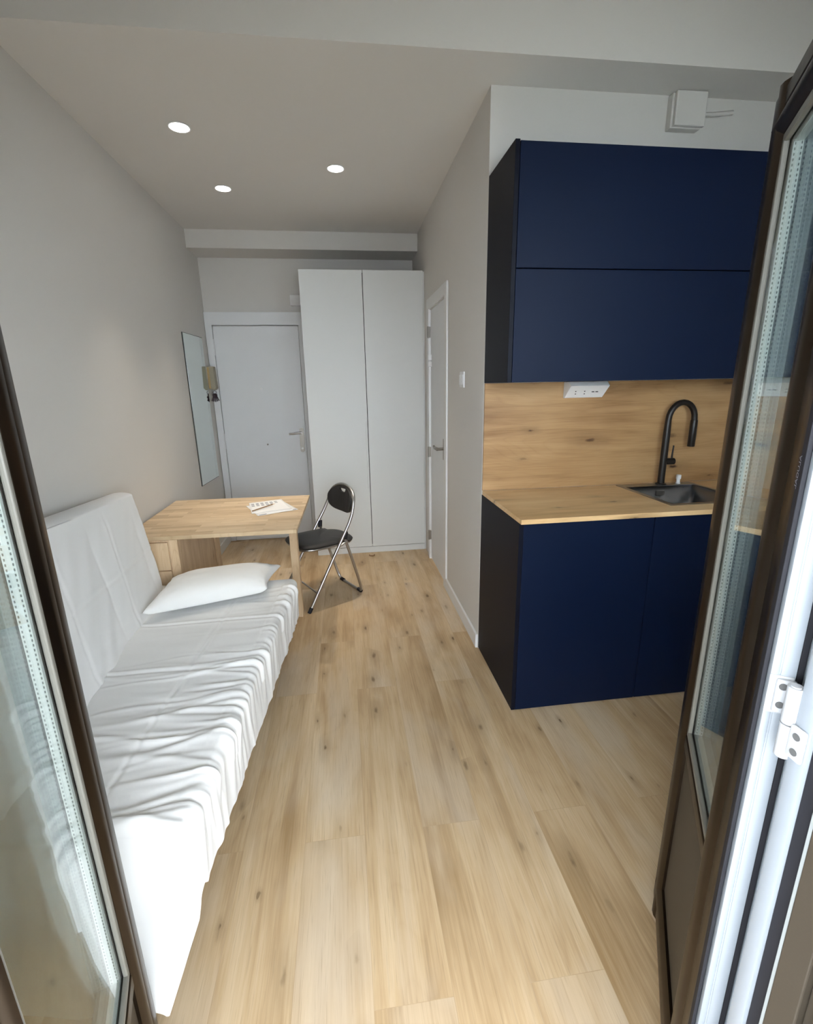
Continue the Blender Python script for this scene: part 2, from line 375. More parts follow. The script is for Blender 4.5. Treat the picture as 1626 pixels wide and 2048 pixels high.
b = MB().tube([(-.405, YB - .04, 1.052), (-.405, YB - .085, 1.052)], .010).tube([(-.402, YB - .082, 1.052), (-.44, YB - .086, 1.053), (-.48, YB - .084, 1.046), (-.518, YB - .08, 1.045)], [.011, .010, .009, .009])
b.lathe([(.010, 0), (.010, .006)], (-.405, YB - .05, .90), 14, 'y')
link('lever', b, 'chrome', lf, True)
for z in (1.835, .99):
    link('hinge', MB().box(-1.132, -1.116, YB - .052, YB - .046, z - .065, z + .065, .002).tube([(-1.118, YB - .05, z - .07), (-1.118, YB - .05, z + .07)], .006), 'door_white', lf)
link('door_sill', MB().box(-1.118, -.366, YB - .05, YB - .037, .004, .05, .003), 'white_gloss', d)

# ------------------------------------------------------------------ inner door (right wall)
d = thing('door_2', 'white inner door with lever handle on the right wall', 'door', (XR, 3.55, 0), kind='structure')
b = MB()
for y0, y1, z0, z1 in ((3.19, 3.262, 0, 2.11), (3.848, 3.93, 0, 2.11), (3.2625, 3.8475, 2.035, 2.11)): b.box(XR - .014, XR - .0005, y0, y1, z0, z1, .003)
b.box(XR + .0005, XR + .12, 3.2555, 3.262, 0, DZ - .001).box(XR + .0005, XR + .12, 3.848, 3.8545, 0, DZ - .001)
link('architrave', b, 'white_gloss', d)
lf = link('door_leaf', MB().box(XR + .004, XR + .044, 3.266, 3.842, .008, 2.026, .002), 'door_white', d)
for z in (1.868, .939, .22):
    link('hinge', MB().box(XR - .018, XR + .002, 3.836, 3.852, z - .04, z + .04, .002).tube([(XR - .016, 3.846, z - .042), (XR - .016, 3.846, z + .042)], .007), 'nickel', lf)
link('door_contact', MB().box(XR - .024, XR + .0035, 3.80, 3.835, 1.66, 1.70, .003).box(XR - .024, XR + .0035, 3.80, 3.835, 1.61, 1.65, .003), 'plastic', lf)
b = MB().prism([(3.295, .95), (3.335, .95), (3.335, 1.10), (3.295, 1.10)], 'x', XR - .004, XR + .004, .001)
link('handle_plate', b, 'nickel', lf)
b = MB().tube([(XR, 3.315, 1.03), (XR - .055, 3.315, 1.03)], .010).tube([(XR - .052, 3.31, 1.03), (XR - .056, 3.35, 1.034), (XR - .054, 3.39, 1.026), (XR - .05, 3.43, 1.03), (XR - .05, 3.445, 1.036)], [.012, .011, .009, .009, .008])
link('lever', b, 'nickel', lf, True)

# ------------------------------------------------------------------ french window leaves
def leaf(name, label, free, dirh, inn, width, panel, text, HW=.12):
    """free: plan point of the free edge on the outer face; dirh: plan direction from it to the hinge; inn: plan direction into the thickness"""
    free = Vector((*free, 0)); dh = Vector((*dirh, 0)).normalized(); tn = Vector((*inn, 0)).normalized()
    fn = lambda p: free + dh * p.x + tn * p.y + Vector((0, 0, p.z))       # (q from free edge, t from outer face, z)
    hinge = free + dh * width
    spm = spacer_mat('aluminium_spacer', tn, (free - hinge).dot(tn))
    d = thing(name, label, 'window', (hinge.x, hinge.y, 0), kind='structure')
    Z0, Z1 = .05, 1.968; T = .042; SW, RB, RT = .096, .115, .085
    def stile(q0, q1, flip):
        w = q1 - q0
        # stepped and rounded bronze outer profile, (q,t) section
        prof = [(0, .012), (.004, .004), (.012, 0), (w * .45, 0), (w * .50, .004), (w * .54, .004), (w * .60, -.003), (w * .74, -.007), (w * .88, -.004), (w, .004), (w, .024), (0, .024)]
        if flip: prof = [(w - q, t_) for q, t_ in prof][::-1]
        return [(q0 + q, t_) for q, t_ in prof]
    W = width
    link('free_stile', MB(fn).prism(stile(0, SW, False), 'z', Z0 + .002, Z1 - .002), 'bronze', d, True)
    link('hinge_stile', MB(fn).prism(stile(W - HW, W, True), 'z', Z0, Z1), 'bronze', d, True)
    def rail(z0, z1, flip):
        w = z1 - z0; pf = [(0, .012), (.004, .004), (.012, 0), (w * .45, 0), (w * .50, .004), (w * .54, .004), (w * .60, -.003), (w * .74, -.007), (w * .88, -.004), (w, .004), (w, .024), (0, .024)]
        return [(t_, z0 + q) for q, t_ in pf] if not flip else [(t_, z1 - q) for q, t_ in pf][::-1]
    link('top_rail', MB(fn).prism(rail(Z1 - RT, Z1, True), 'x', .052, W - HW + .002), 'bronze', d, True)
    link('bottom_rail', MB(fn).prism(rail(Z0, Z0 + RB, False), 'x', .052, W - HW + .002), 'bronze', d, True)
    gz0 = Z0 + RB
    if panel:
        link('middle_rail', MB(fn).box(SW - .002, W - HW + .002, .002, .024, panel - .035, panel, .004), 'bronze', d)
        link('lower_panel', MB(fn).box(SW - .006, W - HW + .006, .010, .022, gz0 - .01, panel - .03, .001), 'bronze_panel', d)
        gz0 = panel
    gz1 = Z1 - RT; q0, q1 = SW, W - HW
    # glazing beads, pane, spacer
    b = MB(fn)
    for a0, a1, c0, c1 in ((q0, q0 + .014, gz0, gz1), (q1 - .014, q1, gz0, gz1), (q0, q1, gz0, gz0 + .016), (q0, q1, gz1 - .016, gz1)): b.box(a0, a1, .004, .013, c0, c1, .003)
    link('glazing_bead', b, 'alu_bead', d)
    b = MB(fn).box(q0 + .004, q1 - .004, .0135, .0165, gz0 + .004, gz1 - .004)
    b.box(q0 + .004, q1 - .004, .0315, .0345, gz0 + .004, gz1 - .004)
    link('glass_pane', b, 'glass', d)
    b = MB(fn)
    for a0, a1, c0, c1 in ((q0 + .012, q0 + .022, gz0 + .012, gz1 - .012), (q1 - .022, q1 - .012, gz0 + .012, gz1 - .012), (q0 + .022, q1 - .022, gz0 + .012, gz0 + .022), (q0 + .022, q1 - .022, gz1 - .022, gz1 - .012)): b.box(a0, a1, .0168, .0312, c0, c1)
    link('glazing_spacer', b, spm, d)
    # white inner half of the profile
    b = MB(fn)
    b.box(.004, SW, .026, T + .02, Z0, Z1, .004).box(W - HW, W + .0, .026, T, Z0, Z1, .004)
    b.box(SW - .002, W - HW + .002, .026, T + .02, Z1 - RT, Z1, .004).box(SW - .002, W - HW + .002, .026, T + .02, Z0, Z0 + RB, .004)
    b.box(W - .01, W + .014, .004, .0135, Z0, Z1, .002).box(W - .01, W + .014, .0145, .032, Z0, Z1, .003).box(W - .01, W + .0125, .012, .016, Z0, Z1)
    b.box(q0, q0 + .016, .036, T + .02, gz0, gz1, .003).box(q1 - .016, q1, .036, T, gz0, gz1, .003)
    if panel: b.box(SW - .002, W - HW + .002, .026, T + .015, panel - .035, panel + .012, .003)
    link('inner_frame', b, 'white_alu', d, True)
    if panel: link('inner_panel', MB(fn).box(SW - .004, W - HW + .004, .028, .04, Z0 + RB - .01, panel - .03), 'white_alu', d)
    link('gasket', MB(fn).box(W - .02, W + .010, .0325, .040, Z0, Z1, .001), 'rubber', d)
    link('outer_gasket', MB(fn).box(W - .012, W + .004, -.002, .0035, Z0, Z1, .001), 'rubber', d)
    link('sealing_lip', MB(fn).box(W - .02, W + .012, .0405, .0435, Z0, Z1), 'white_alu', d)
    return d, fn, W
M['alu_bead'] = paint('grey_bead', (0.16, 0.155, 0.135), 0.4, 0.03)
lr, fnR, WR = leaf('window_1', 'right leaf of the french window, bronze frame with glass above a solid panel', (.825, .945), (-.529, -.849), (.849, -.529), .535, .655, True)
ll, fnL, WL = leaf('window_2', 'left leaf of the french window, bronze frame with full-height glass beside the sofa', (-.488, .813), (.285, -.958), (-.958, -.285), .50, .385, False, .055)
# lettering embossed on the edge gasket of the right leaf
cu = bpy.data.curves.new('profile_lettering', 'FONT'); cu.body = 'ALUGAL'; cu.size = .011; cu.extrude = .0002; cu.align_x = 'CENTER'; cu.align_y = 'CENTER'
to = bpy.data.objects.new('profile_lettering', cu); COL.objects.link(to)
dg = bpy.context.evaluated_depsgraph_get(); me = bpy.data.meshes.new_from_object(to.evaluated_get(dg)); bpy.data.objects.remove(to)
to = bpy.data.objects.new('profile_lettering', me); COL.objects.link(to); me.materials.clear()
M['grey_text'] = paint('pale_grey_lettering', (0.36, 0.38, 0.45), 0.5); me.materials.append(M['grey_text'])
def textfn(p): return fnR(Vector((WR - .010 - p.y, -.0024, 1.366 - p.x)))
for v in me.vertices: v.co = textfn(v.co)
me.transform(ROOT[lr.name].inverted()); to.parent = lr
# hinge between leaf and jamb
def jamb(name, x, sgn, label):
    """fixed side frame; sgn=+1 right jamb (solid to +x), -1 left jamb"""
    d = thing(name, label, 'window frame', (x, .37, 0), kind='structure')
    X = lambda a: x + sgn * a
    dy = 0 if sgn > 0 else -.11
    def bx(mb, a0, a1, y0, y1, z0, z1, bev=.002): mb.box(min(X(a0), X(a1)), max(X(a0), X(a1)), y0 + dy, y1 + dy, z0, z1, bev)
    b = MB(); bx(b, 0, .06, .4125, .436, .0, OZ - .01, .004); link('inner_profile', b, 'white_alu', d, True)
    b = MB(); bx(b, .006, .06, .3935, .4122, .0, OZ - .01, .001); link('gasket', b, 'rubber', d)
    b = MB(); bx(b, .002, .06, .388, .3932, .0, OZ - .01, .001); link('thermal_strip', b, 'alu_strip', d)
    b = MB(); bx(b, 0, .06, .352, .3878, .0, OZ - .01, .002); bx(b, .010, .06, .338, .3515, .0, OZ - .01, .002); bx(b, 0, .06, .30, .3375, .0, OZ - .01, .005); bx(b, -.018, .06, .262, .2995, .0, OZ - .01, .006)
    link('outer_profile', b, 'bronze_panel', d)
    return d
M['hinge_white'] = paint('hinge_white', (0.42, 0.43, 0.45), 0.4, 0.01)
M['screw'] = paint('grey_screw', (0.10, 0.10, 0.10), 0.4)
M['alu_strip'] = paint('grey_aluminium_strip', (0.30, 0.32, 0.32), 0.4, 0.02)
jr = jamb('window_3', .540, 1, 'right fixed frame of the french window, white inside and bronze outside')
jl = jamb('window_4', -.345, -1, 'left fixed frame of the french window')
b = MB().box(-.46, .54, .30, .436, OZ - .05, OZ - .002, .003); 
struct('window_5', b, 'bronze_panel', 'top fixed frame above the french window', 'window frame')
struct('trim_3', MB().box(-.46, .54, .27, .436, -.015, .014, .004), 'bronze_panel', 'threshold under the french window', 'threshold')
# the hinge itself (leaf plate + knuckles + jamb plate)
hx, hy = .5415, .4435
b = MB(fnR).box(WR + .0125, WR + .0150, .004, .030, 1.047, 1.103, .001).box(WR + .0150, WR + .0195, .011, .033, 1.050, 1.100, .003)
pl = link('hinge_plate', b, 'hinge_white', lr, True)
b = MB().tube([(hx, hy, 1.0545), (hx, hy, 1.106)], .0088, 18).tube([(hx, hy, 1.106), (hx, hy, 1.1075)], .006, 14); link('hinge_knuckle', b, 'hinge_white', pl, True)
dd = Vector((-.529, -.849, 0)).normalized()
for z in (1.063, 1.090):
    c = fnR(Vector((WR + .0195, .0185, z))); link('hinge_screw', MB().tube([c - dd * .001, c + dd * .0008], .0048, 14), 'screw', pl)
b = MB().box(.5345, .5405, .4145, .4355, 1.014, 1.060, .003); pj_ = link('hinge_plate', b, 'hinge_white', jr, True)
b = MB().tube([(hx, hy, 1.005), (hx, hy, 1.0525)], .0088, 18); link('hinge_knuckle', b, 'hinge_white', pj_, True)
for z in (1.026, 1.048): link('hinge_screw', MB().tube([(.5350, .4245, z), (.5337, .4245, z)], .0048, 14), 'screw', pj_)

# ------------------------------------------------------------------ recessed lights
for i, (x, y, lab) in enumerate(((-.72, 2.835, 'largest looking recessed round ceiling light, over the sofa side nearest the window'), (-.686, 3.579, 'recessed round ceiling light farthest back on the left, towards the front door'), (.031, 3.229, 'recessed round ceiling light on the right, in front of the wardrobe'))):
    d = thing('recessed_light', lab, 'ceiling light', (x, y, ZC), group='recessed ceiling lights')
    b = MB().lathe([(.047, -.001), (.052, -.001), (.054, -.004), (.050, -.006), (.045, -.004)], (x, y, ZC), 32); link('trim_ring', b, 'plastic', d, True)
    b = MB().lathe([(.0445, -.0015), (.0445, -.0055)], (x, y, ZC), 32); link('diffuser', b, 'lamp', d)
    L = bpy.data.lights.new('spot_lamp', 'AREA'); L.shape = 'DISK'; L.size = .085; L.energy = SPOT_W; L.color = (1.0, .90, .76); L.spread = math.radians(58)
    lo = bpy.data.objects.new('lamp', L); COL.objects.link(lo); lo.parent = d; lo.location = (0, 0, -.009)

# ------------------------------------------------------------------ wardrobe
YW = 4.097
d = thing('wardrobe', 'tall white two-door wardrobe at the back right beside the front door', 'wardrobe', (.2, 4.4, 0))
b = MB().box(-.287, -.269, YW + .022, YB - .055, .057, 2.36).box(.672, .690, YW + .022, YB - .055, .057, 2.36).box(-.287, .690, YW + .022, YB - .055, 2.342, 2.36).box(-.287, .690, YB - .07, YB - .055, .057, 2.36).box(-.287, .690, YW + .022, YB - .055, .057, .075)
link('body', b, 'wardrobe_white', d)
dl = link('door', MB().box(-.2885, .2035, YW, YW + .018, .060, 2.358, .0015), 'wardrobe_white', d)
link('edge_handle', MB().box(.186, .2025, YW - .006, YW - .0005, .60, 1.19, .002), 'wardrobe_white', dl)
link('door', MB().box(.2085, .690, YW, YW + .018, .060, 2.358, .0015), 'wardrobe_white', d)
link('gap_shadow_strip', MB().box(.196, .216, YW + .0195, YW + .0215, .075, 2.34), 'dark', d)
link('plinth', MB().box(-.287, .690, YW + .004, YW + .021, 0, .056, .001), 'wardrobe_white', d)
link('filler_strip', MB().box(.692, .7025, YW + .006, YW + .03, .0, 2.352, .001), 'wardrobe_white', d)
o = link('fuse_box', MB().box(-.418, -.305, YB - .055, YB, 2.185, 2.275, .006), 'plastic'); tag(origin(o), 'small white fuse box on the back wall peeking out left of the wardrobe', 'fuse box')

# ------------------------------------------------------------------ mirror, intercom, switch
d = thing('wall_mirror', 'tall frameless mirror fixed on the left wall beside the front door', 'mirror', (XL, 4.27, .69))
b = MB().prism([(4.003, .70), (4.54, .685), (4.54, 1.905), (4.003, 1.897)], 'x', XL + .001, XL + .007); link('backing', b, 'mirror_edge', d)
b = MB().prism([(4.011, .705), (4.537, .690), (4.537, 1.900), (4.011, 1.893)], 'x', XL + .0072, XL + .0078); link('mirror_glass', b, 'mirror', d)
d = thing('intercom', 'beige wall intercom handset between mirror and front door', 'intercom', (XL, 4.645, 1.46))
b = MB().prism([(XL, 1.47), (XL + .045, 1.462), (XL + .062, 1.48), (XL + .056, 1.668), (XL, 1.668)], 'y', 4.595, 4.685, .004); link('housing', b, 'beige_plastic', d, True)
b = MB().box(XL + .002, XL + .020, 4.592, 4.5945, 1.478, 1.660, .001); link('handset_strip', b, 'gold_plastic', d)
d = thing('key_bunch', 'dark bunch of keys hanging under the beige intercom', 'keys', (XL + .04, 4.64, 1.34))
b = MB().tube([(XL + .035 + .014 * math.cos(a), 4.64, 1.443 + .014 * math.sin(a)) for a in [2 * math.pi * i / 14 for i in range(14)]], .0022, 6, True); link('key_ring', b, 'keys', d)
rnd = random.Random(4)
for i in range(5):
    a = (i - 2) * .16; y = 4.64 + (i - 2) * .006; x = XL + .035
    top = Vector((x + math.sin(a) * .005, y, 1.432)); dr = Vector((math.sin(a), math.sin(a * 1.7) * .5, -math.cos(a))).normalized()
    b = MB().tube([top, top + dr * .012, top + dr * .025], [.004, .011, .007], 8).tube([top + dr * .024, top + dr * (.07 + .012 * rnd.random())], .0045, 6); link('key', b, 'keys', d)
b = MB().lathe([(.004, -.012), (.010, -.006), (.012, 0), (.009, .007), (.003, .011)], (XL + .045, 4.645, 1.40), 10); link('key_fob', b, 'keys', d, True)
d = thing('light_switch', 'white double light switch on the right wall beside the kitchen', 'light switch', (XR, 2.79, 1.46))
link('plate', MB().box(XR - .009, XR, 2.745, 2.835, 1.455, 1.545, .003), 'plastic', d)
for y in (2.768, 2.812): link('rocker', MB().box(XR - .013, XR - .0095, y - .019, y + .019, 1.472, 1.528, .0015), 'plastic', d)

# ------------------------------------------------------------------ kitchen
K0 = 1.806; ZB = .912; ZT = .933
def base(x0, x1, left, label):
    d = thing('base_cabinet', label, 'kitchen cabinet', ((x0 + x1) / 2, 2.08, 0), group='navy base cabinets')
    a = x0 + (.019 if left else 0)
    b = MB().box(a, x1 - .001, K0 + .022, YK - .004, .006, .03).box(a, a + .016, K0 + .022, YK - .004, .03, ZB - .002).box(x1 - .017, x1 - .001, K0 + .022, YK - .004, .03, ZB - .002).box(a, x1 - .001, YK - .02, YK - .004, .03, ZB - .25)
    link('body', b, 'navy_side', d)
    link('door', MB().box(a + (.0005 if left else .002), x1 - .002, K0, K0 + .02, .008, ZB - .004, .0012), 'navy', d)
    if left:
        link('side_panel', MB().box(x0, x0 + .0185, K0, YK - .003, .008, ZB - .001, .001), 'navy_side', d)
        link('foot', MB().lathe([(.014, 0), (.014, .0075)], (x0 + .02, K0 + .03, 0), 14), 'dark', d)
    return d
base(.7035, 1.313, True, 'navy base cabinet at the left end under the wood worktop')
base(1.313, 1.92, False, 'navy base cabinet under the sink, second from the left')
base(1.92, 2.117, False, 'narrow navy base cabinet at the right end behind the window leaf')
# worktop with sink cut-out
SX0, SX1, SY0, SY1 = 1.436, 1.862, 1.880, 2.325
b = MB(); W0 = 1.787
b.box(.7035, SX0 + .012, W0, 2.348, ZB, ZT, .001).box(SX1 - .012, XA - .002, W0, 2.348, ZB, ZT, .001)
b.box(SX0 + .012, SX1 - .012, W0, SY0 + .012, ZB, ZT).box(SX0 + .012, SX1 - .012, SY1 - .012, 2.348, ZB, ZT)
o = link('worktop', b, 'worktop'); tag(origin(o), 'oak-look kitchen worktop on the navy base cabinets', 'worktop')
o = link('backsplash', MB().box(.7045, XA - .002, 2.3495, 2.362, ZT + .0005, 1.477, .001), 'splash_shaded'); tag(o, 'knotty oak-look backsplash panel between worktop and upper cabinet', 'backsplash')
# sink
d = thing('kitchen_sink', 'inset stainless steel sink with square bowl in the worktop', 'sink', (1.65, 2.1, ZT))
BX0, BX1, BY0, BY1 = 1.452, 1.846, 1.897, 2.268
b = MB()
for q in ((SX0, BX0 + .004, SY0, SY1), (BX1 - .004, SX1, SY0, SY1), (BX0 + .004, BX1 - .004, SY0, BY0 + .004), (BX0 + .004, BX1 - .004, BY1 - .004, SY1)): b.box(q[0], q[1], q[2], q[3], ZT, ZT + .0025)
link('rim', b, 'steel', d)
def bowl_ring(z, inset, r):
    pts = []
    for cx, cy, a0 in ((BX1 - inset - r, BY1 - inset - r, 0), (BX0 + inset + r, BY1 - inset - r, 90), (BX0 + inset + r, BY0 + inset + r, 180), (BX1 - inset - r, BY0 + inset + r, 270)):
        for k in range(7):
            a = math.radians(a0 + 15 * k); pts.append((cx + r * math.cos(a), cy + r * math.sin(a), z))
    return pts
b = MB(); rings = [bowl_ring(ZT + .001, 0, .022), bowl_ring(ZT - .15, .004, .022), bowl_ring(ZT - .172, .012, .026), bowl_ring(ZT - .178, .04, .03)]
vr = [[b._v(p) for p in r] for r in rings]
for A, B in zip(vr, vr[1:]):
    for k in range(len(A)): b.b.faces.new([A[k], A[(k + 1) % len(A)], B[(k + 1) % len(A)], B[k]])
b.b.faces.new(vr[-1]); o = link('bowl', b, 'steel', d, True)
sl = o.modifiers.new('thick', 'SOLIDIFY'); sl.thickness = .001; sl.offset = 1
fx = 1.655
b = MB(); fr = []
for s_ in (1, .72): fr.append([(fx + sx * .024 * s_ * (1 if s_ == 1 else 1), z) for sx, z in ()])
b.tube([(fx + sx, BY1 - .006, z) for sx, z in ((-.024, .886), (.018, .886), (.024, .890), (.024, .902), (.018, .907), (-.024, .907))], .0022, 6, True)
b.box(fx - .021, fx + .021, BY1 - .0065, BY1 - .0055, .889, .905)
link('overflow', b, 'chrome', d)
link('drain', MB().lathe([(.045, 0), (.045, .003), (.03, .004)], (1.65, 2.08, ZT - .178), 24), 'chrome', d, True)
o = link('drain_knob', MB().lathe([(.012, 0), (.012, .004), (.009, .006), (.009, .024), (.0125, .026), (.0125, .046), (.010, .048)], (1.776, 2.296, ZT + .0026), 20), 'plastic', None, True); tag(origin(o), 'small pale pop-up knob on the sink rim behind the bowl', 'sink knob')
# faucet
d = thing('kitchen_faucet', 'matt black gooseneck kitchen tap on the sink rim', 'faucet', (1.676, 2.297, ZT))
Fy = 2.297
link('base', MB().lathe([(.027, 0.0026), (.027, .007), (.020, .010)], (1.676, Fy, ZT), 24), 'faucet', d, True)
pts = [(1.676, Fy, ZT + .006), (1.676, Fy, 1.0), (1.676, Fy, 1.10), (1.676, Fy, 1.20), (1.676, Fy, 1.278)]
for i in range(1, 13):
    a = math.pi * (1 - i / 12); pts.append((1.748 + .072 * math.cos(a), Fy - .004 * i / 12, 1.278 + .086 * math.sin(a)))
pts.append((1.8205, Fy - .004, 1.25))
link('spout', MB().tube(pts, [.0175] * 4 + [.0150] * (len(pts) - 4), 16), 'faucet', d, True)
sh = link('spray_head', MB().lathe([(.0155, .252), (.0172, .247), (.0178, .20), (.0178, .115), (.0165, .112)][::-1], (1.8205, Fy - .004, 1.01 + .012), 20), 'faucet', d, True)
link('spray_button', MB().box(1.8375, 1.8405, Fy - .009, Fy + .001, 1.165, 1.205, .001), 'faucet', sh)
lv = link('lever_hub', MB().tube([(1.684, Fy, 1.058), (1.735, Fy, 1.058)], .0175, 18), 'faucet', d, True)
link('lever', MB().tube([(1.722, Fy, 1.062), (1.7225, Fy, 1.10), (1.7245, Fy, 1.142)], [.0055, .0045, .0040], 10), 'faucet', lv, True)
# upper cabinet
U0, Z0u, Z1u, ZS = 2.024, 1.478, 2.369, 1.925
d = thing('upper_cabinet', 'navy wall cabinet with two wide lift-up doors over the backsplash', 'kitchen cabinet', (1.4, 2.2, Z0u))
b = MB().box(.7225, 2.116, U0 + .022, YK - .002, Z0u + .002, Z0u + .018).box(.7225, 2.116, U0 + .022, YK - .002, Z1u - .02, Z1u - .004).box(.7225, 2.116, YK - .014, YK - .002, Z0u + .018, Z1u - .02).box(2.10, 2.116, U0 + .022, YK - .002, Z0u + .018, Z1u - .02).box(.7225, .738, U0 + .022, YK - .002, Z0u + .018, Z1u - .02)
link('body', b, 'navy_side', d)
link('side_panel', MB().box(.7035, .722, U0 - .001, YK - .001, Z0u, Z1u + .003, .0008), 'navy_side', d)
link('lift_door', MB().box(.7245, 2.114, U0, U0 + .02, ZS + .002, Z1u - .001, .0015), 'navy', d)
link('lift_door', MB().box(.7245, 2.114, U0, U0 + .02, Z0u + .001, ZS - .002, .0015), 'navy', d)
# socket block under the upper cabinet
d = thing('socket_block', 'white power strip block with two sockets under the navy wall cabinet', 'socket', (1.21, 2.32, 1.40))
b = MB().prism([(2.349, 1.4765), (2.292, 1.4765), (2.268, 1.456), (2.334, 1.398), (2.349, 1.398)], 'x', 1.115, 1.318, .0015); link('housing', b, 'plastic', d)
def slope(a, s_, lift):   # point on the sloping face, a = x, s_ = 0 top .. 1 bottom
    p = Vector((a, 2.268, 1.456)).lerp(Vector((a, 2.334, 1.398)), s_); n = Vector((0, -.058, -.066)).normalized(); return p + n * lift
for x in (1.158, 1.205):
    sk = link('socket_outlet', MB().tube([slope(x, .55, -.001), slope(x, .55, .0008)], .019, 20), 'plastic', d)
    b = MB()
    for e in (-.006, .006): b.tube([slope(x + e * .5, .55 + e * 18, .0), slope(x + e * .5, .55 + e * 18, .0012)], .0036, 8)
    link('pin_hole', b, 'dark', sk)
for x in (1.248, 1.268): 
    a0, a1 = slope(x - .0065, .5, .0006), slope(x + .0065, .5, .0006)
    link('usb_port', MB().tube([a0, a1], .0024, 6), 'dark', d)
# box above the cabinet
d = thing('junction_box', 'white junction box high on the kitchen wall above the navy cabinet', 'junction box', (1.6, 2.33, 2.575))
link('back_box', MB().box(1.527, 1.675, 2.325, YK, 2.573, 2.708, .004), 'wall_box', d) if 'wall_box' in M else link('back_box', MB().box(1.527, 1.675, 2.325, YK, 2.573, 2.708, .004), 'wall', d)
link('cover', MB().box(1.535, 1.682, 2.306, 2.3245, 2.577, 2.71, .004), 'wall', d)
o = link('conduit', MB().tube([(1.676, 2.342, 2.638), (1.74, 2.345, 2.642), (1.80, 2.352, 2.652), (1.85, 2.357, 2.66)], .009, 10), 'wall', d, True)

# ------------------------------------------------------------------ gateleg table
d = thing('gateleg_table', 'pale birch gateleg table against the left wall behind the sofa', 'table', (-.72, 2.9, 0))
b = MB().prism([(-1.165, 2.487), (-.277, 2.476), (-.262, 3.315), (-1.165, 3.33)], 'z', .718, .740, .0025); link('tabletop', b, 'birch', d)
b = MB().prism([(-.379, 2.928), (-.331, 2.920), (-.327, 2.962), (-.375, 2.970)], 'z', 0, .716, .002); link('gate_leg', b, 'birch_z', d)
link('gate_rail', MB().box(-.90, -.377, 2.935, 2.960, .655, .715, .002), 'birch_z', d)
for (x, y) in ((-1.155, 2.51), (-.945, 2.51), (-1.155, 3.255), (-.945, 3.255)): link('base_post', MB().box(x, x + .042, y, y + .042, 0, .716, .002), 'birch_z', d)
for y in (2.516, 3.277): link('end_panel', MB().box(-1.113, -.945, y, y + .008, .06, .716), 'birch_z', d)
for z0, z1 in ((.545, .70), (.395, .540), (.245, .390)):
    dr = link('drawer', MB().box(-1.095, -.950, 2.500, 2.5155, z0, z1, .002), 'birch_z', d)
    link('finger_hole', MB().box(-1.11, -1.06, 2.4985, 2.5005, z1 - .04, z1 - .004), 'dark', dr)
link('side_panel', MB().box(-.925, -.915, 2.552, 3.255, .05, .716, .001), 'birch_z', d)
b = MB()
p0, p1 = Vector((-.908, 2.60, .575)), Vector((-.908, 3.10, .69))
b.box(-.913, -.903, 2.552, 2.60, .10, .70, .001).box(-.913, -.903, 3.20, 3.255, .10, .70, .001).box(-.913, -.903, 2.60, 3.20, .10, .155, .001)
link('folded_gate', b, 'birch_z', d)
# papers and pencil
def sheet(name, label, pts, z, group, bend=0.0):
    a, b_, c, e = [Vector((x, y, 0)) for x, y in pts]
    def fn(u, v):
        p = a.lerp(b_, u).lerp(e.lerp(c, u), v); p.z = z + bend * max(0, v - .6) ** 2 + .0012 * math.sin(u * 3 + v * 2) ** 2; return p
    mb = MB().grid(fn, 14, 18); o = thing(name, label, 'paper', (a.x, a.y, z), group=group)
    s = link('page', mb, 'paper', o, True); m = s.modifiers.new('thick', 'SOLIDIFY'); m.thickness = .0004; m.offset = 1
    return o, fn
lo_, f1 = sheet('paper_sheet', 'lower white paper lying under the printed sheet on the table', [(-.53, 2.795), (-.305, 2.905), (-.435, 3.165), (-.65, 3.06)], .7415, 'papers on the table')
up_, f2 = sheet('paper_sheet', 'upper printed white sheet with the pencil on top', [(-.575, 2.845), (-.345, 2.930), (-.441, 3.187), (-.640, 3.115)], .7440, 'papers on the table', .02)
b = MB(); rnd = random.Random(3)
for i in range(6):
    u0 = .05 + i * .135
    for j in range(3):
        v0, v1 = .62 + j * .10 + rnd.random() * .02, .68 + j * .10
        if i == 5 and j < 1: continue
        q = [f2(u, v) + Vector((0, 0, .0009)) for u, v in ((u0, v0), (u0 + .085, v0), (u0 + .085, v1), (u0, v1))]
        vs = [b._v(p) for p in q]; b.b.faces.new(vs)
link('printed_text', b, 'ink', up_)
for u0, u1, v0, v1 in ((.04, .22, .03, .07), (.88, .97, .03, .07)):
    b = MB(); vs = [b._v(f1(u, v) + Vector((0, 0, .0009))) for u, v in ((u0, v0), (u1, v0), (u1, v1), (u0, v1))]; b.b.faces.new(vs)
    link('printed_text', b, 'ink', lo_)
d = thing('pencil', 'brown pencil lying across the printed paper on the table', 'pencil', (-.52, 2.97, .746))
p0, p1 = Vector((-.578, 2.885, .7515)), Vector((-.462, 3.035, .756))
link('barrel', MB().tube([p0, p0.lerp(p1, .88)], .0038, 6), 'pencil', d)
link('tip', MB().tube([p0.lerp(p1, .88), p1], [.0036, .0008], 6), 'birch_z', d)

